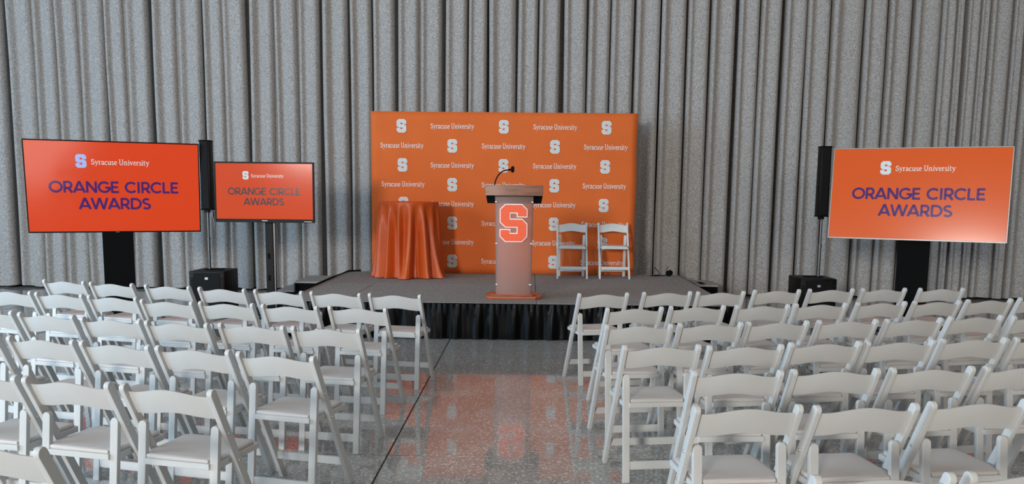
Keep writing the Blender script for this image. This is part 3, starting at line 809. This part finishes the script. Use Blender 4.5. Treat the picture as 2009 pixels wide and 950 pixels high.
# ------------------------------------------------------------------ screens
def screen(name, cx_, cy_, cz, yaw, tilt, W, Hh, bez, em, fmat, tmat, lmat, label, kind, side_bez=None):
    r = empty(name, (cx_, cy_, 0), yaw, label, 'screen')
    bl = bez[0]; bb = bez[1]
    tl = (tilt, 0, 0)
    # all panel pieces share the panel's centre and tilt
    bm = bmesh.new()
    add_box(bm, (-W/2, .0, -Hh/2), (-W/2+bl, .035, Hh/2), .002); add_box(bm, (W/2-bl, .0, -Hh/2), (W/2, .035, Hh/2), .002)
    add_box(bm, (-W/2+bl, .0, Hh/2-bl), (W/2-bl, .035, Hh/2), .002); add_box(bm, (-W/2+bl, .0, -Hh/2), (W/2-bl, .035, -Hh/2+bb), .002)
    link('bezel', bm_mesh(bm, 'bezel'), MAT[fmat], r, (0, 0, cz), tl)
    link('back_shell', box_mesh('back_shell', (-W/2+.03, .036, -Hh/2+.03), (W/2-.03, .07, Hh/2-.03), .004), MAT['black'], r, (0, 0, cz), tl)
    sw, sh = W-2*bl, Hh-bl-bb; oz = (bb-bl)/2
    d = link('display', box_mesh('display', (-sw/2, .004, -sh/2+oz), (sw/2, .030, sh/2+oz)), em, r, (0, 0, cz), tl)
    def put(n_, me, m_, x, z, dy=0):
        return link(n_, me, m_, d, (x*sw, .002+dy, z*sh+oz))
    put('lettering', text_mesh('lettering', 'ORANGE CIRCLE', SANS, .128*sh, .755*sw), tmat, .0, .0)
    put('lettering', text_mesh('lettering', 'AWARDS', SANS, .128*sh, .42*sw), tmat, -.005, -.185)
    a = put('block_letter', s_mesh('block_letter', .150*sh), lmat, -.190, .287)
    put('lettering', text_mesh('lettering', 'Syracuse University', SERIF, .062*sh, .338*sw, boldness=1.2), MAT['scr_text'], .035, .282)
    zb = cz - Hh/2
    if kind == 'panel':     # wide black column with a wheeled base
        link('column', box_mesh('column', (-.175, .075, .09), (.175, .145, cz), .004), MAT['matte'], r)
        link('mount_plate', box_mesh('mount_plate', (-.30, .072, cz-.25), (.30, .16, cz+.25)), MAT['black'], r)
        link('base', box_mesh('base', (-.42, -.22, .06), (.42, .38, .09), .006), MAT['black'], r)
        for sx in (-1, 1):
            for sy in (-.17, .33):
                bm = bmesh.new(); add_cyl(bm, (sx*.36-.014, sy, .03), (sx*.36+.014, sy, .03), .03, .03, 20); link('caster', bm_mesh(bm, 'caster', 40), MAT['tube'], r)
    else:
        link('column', box_mesh('column', (-.03, .095, .08), (.07, .155, zb+.0), .006), MAT['black'], r)
        link('column_edge', box_mesh('column_edge', (.074, .10, .08), (.091, .15, zb)), MAT['tube'], r)
        for z in (.50, .78): link('cable_slot', box_mesh('cable_slot', (-.003, .090, z-.035), (.027, .0945, z+.035)), MAT['matte'], r)
        bm = bmesh.new(); add_box(bm, (-.01, .10, zb+.002), (.055, .15, cz)); link('mount_arm', bm_mesh(bm, 'mount_arm'), MAT['black'], r)
        link('mount_plate', box_mesh('mount_plate', (-.2, .072, cz-.2), (.3, .105, cz+.2)), MAT['black'], r)
        link('base', box_mesh('base', (-.30, -.22, .05), (.45, .40, .08), .006), MAT['black'], r)
        for sx in (-.25, .40):
            for sy in (-.17, .33):
                bm = bmesh.new(); add_cyl(bm, (sx-.012, sy, .025), (sx+.012, sy, .025), .025, .025, 20); link('caster', bm_mesh(bm, 'caster', 40), MAT['tube'], r)
        link('maker_badge', box_mesh('maker_badge', (-.035, -.003, -Hh/2+.018), (.035, .001, -Hh/2+.028)), MAT['silver'], r, (0, 0, cz), tl)
        link('corner_marking', box_mesh('corner_marking', (W/2-.13, -.002, -Hh/2+.012), (W/2-.03, .001, -Hh/2+.016)), MAT['metal'], r, (0, 0, cz), tl)
    if kind == 'panel' and fmat == 'black':
        link('sensor', box_mesh('sensor', (-.02, -.003, -Hh/2+.002), (.02, .002, -Hh/2+.010)), MAT['silver'], r, (0, 0, cz), tl)
    return r
MAT['scr_text'] = emis('screen_white_letters', (.66, .62, .60), 1)
MAT['scr_navy'] = emis('screen_navy_letters', (.055, .012, .13), 1)
MAT['scr_grey'] = emis('screen_dark_letters', (.075, .035, .045), 1)
MAT['scr_peri'] = emis('screen_periwinkle_letter', (.36, .46, .85), 1)
MAT['scr_pale'] = emis('screen_pale_letter', (.55, .66, .72), 1)
screen('presentation_screen', -5.007, 10.612, 1.623, .435, .121, 1.93, 1.10, (.013, .016), emis('screen_red_orange', (.66, .050, .006), 1), 'black', MAT['scr_navy'], MAT['scr_peri'],
       'largest black framed screen, showing ORANGE CIRCLE AWARDS on red orange, left of the tall speaker', 'panel')
screen('presentation_screen', 4.572, 10.495, 1.647, -.465, -.117, 1.93, 1.10, (.013, .018), emis('screen_amber_orange', (.60, .085, .008), 1), 'silver', MAT['scr_navy'], MAT['scr_pale'],
       'big silver framed screen showing ORANGE CIRCLE AWARDS, right of the stage', 'panel')
screen('presentation_screen', -3.304, 10.962, 1.583, .001, -.012, 1.25, .75, (.020, .042), emis('screen_dull_orange', (.60, .060, .012), 1, spec=.10), 'black', MAT['scr_grey'], MAT['scr_pale'],
       'smaller black framed screen on a slim black post, between the tall speaker and the stage', 'post')

# ------------------------------------------------------------------ speaker systems
def speaker(x, y, label_s, label_c, col_dx):
    r = empty('subwoofer', (x, y, 0), 0, label_s, 'speaker', 'black subwoofers on the floor')
    link('cabinet', box_mesh('cabinet', (-.22, 0, .02), (.22, .52, .598), .006, 2), MAT['black'], r)
    link('front_grille', box_mesh('front_grille', (-.165, -.010, .05), (.165, .001, .575), .003), MAT['grille'], r)
    for s in (-1, 1):
        bm = bmesh.new()
        for k in range(13): add_box(bm, (s*.192-.018, -.006, .10+k*.033), (s*.192+.018, .001, .122+k*.033))
        link('vent_slats', bm_mesh(bm, 'vent_slats'), MAT['grille'], r)
        for yy in (.06, .46):
            bm = bmesh.new(); add_cyl(bm, (s*.18, yy, 0), (s*.18, yy, .021), .02, .02, 14); link('foot', bm_mesh(bm, 'foot', 40), MAT['matte'], r)
    link('badge', box_mesh('badge', (-.020, -.013, .495), (.020, -.0095, .525), .001), MAT['metal'], r)
    link('lettering', text_mesh('lettering', 'RCF', SANS, .014, .03), MAT['print_white'], r, (0, -.0138, .51))
    bm = bmesh.new(); add_box(bm, (-.10, .20, .598), (.12, .34, .607), .003); link('top_plate', bm_mesh(bm, 'top_plate'), MAT['matte'], r)
    c = empty('column_speaker', (x+col_dx, y+.27, .607), 0, label_c, 'speaker', 'slim black column speakers on poles')
    bm = bmesh.new(); add_cyl(bm, (0, 0, 0), (0, 0, .40), .019, .019, 20); add_cyl(bm, (0, 0, .38), (0, 0, .77), .0155, .0155, 20); add_cyl(bm, (0, 0, .375), (0, 0, .40), .023, .023, 20)
    link('pole', bm_mesh(bm, 'pole', 40), MAT['tube'], c)
    link('pole_socket', box_mesh('pole_socket', (-.04, -.03, .715), (.025, .03, .745), .004), MAT['black'], c)
    link('enclosure', box_mesh('enclosure', (-.062, -.06, .75), (.062, .09, 1.615), .008, 2), MAT['black'], c)
    link('front_grille', box_mesh('front_grille', (-.046, -.068, .765), (.046, -.0595, 1.60), .003), MAT['grille'], c)
    for z in (.755, 1.607):
        link('end_cap', box_mesh('end_cap', (-.065, -.070, z-.008), (.065, .093, z+.008), .004), MAT['matte'], c)
    return c
speaker(-4.005, 10.80, 'black subwoofer box beneath the tall column speaker, between the two black framed screens',
        'slim black column speaker on a pole, overlapping the edge of the largest screen', -.055)
speaker(3.585, 10.80, 'black subwoofer box by the silver framed screen, beneath the column speaker',
        'slim black column speaker on a pole, just left of the silver framed screen', .075)
bm = bmesh.new(); add_tube(bm, [(-4.015, 11.08, 1.30), (-3.985, 11.07, 1.22), (-3.980, 11.07, 1.12), (-3.975, 11.07, 1.06)], .006, 8); add_cyl(bm, (-3.995, 11.05, 1.27), (-3.995, 11.05, 1.33), .018, .018, 12)
o = link('hanging_cable', bm_mesh(bm, 'hanging_cable', 60), MAT['tube']); tag(o, 'short grey cable dangling below the column speaker beside the small screen', 'cable')

# power plug bundle left on the stage floor
r = empty('cable_bundle', (2.02, 13.0, SZ), 0, 'black cable end with plug lying on the stage, right of the orange backdrop', 'cable')
bm = bmesh.new(); add_cyl(bm, (.06, -.02, .045), (.10, .04, .05), .042, .042, 20); link('plug', bm_mesh(bm, 'plug', 40), MAT['matte'], r)
bm = bmesh.new(); add_tube(bm, [(.06, 0, .03), (0, .0, .012), (-.08, -.02, .010), (-.16, -.03, .008), (-.20, 0, .008), (-.15, .03, .008), (-.05, .03, .02), (-.09, .03, .08), (-.14, .03, .13)], .006, 8)
link('cord', bm_mesh(bm, 'cord', 60), MAT['matte'], r)
bm = bmesh.new(); add_tube(bm, [(.05, .02, .03), (.04, .03, .09), (.065, .03, .15)], .004, 8); link('cord', bm_mesh(bm, 'cord', 60), MAT['matte'], r)
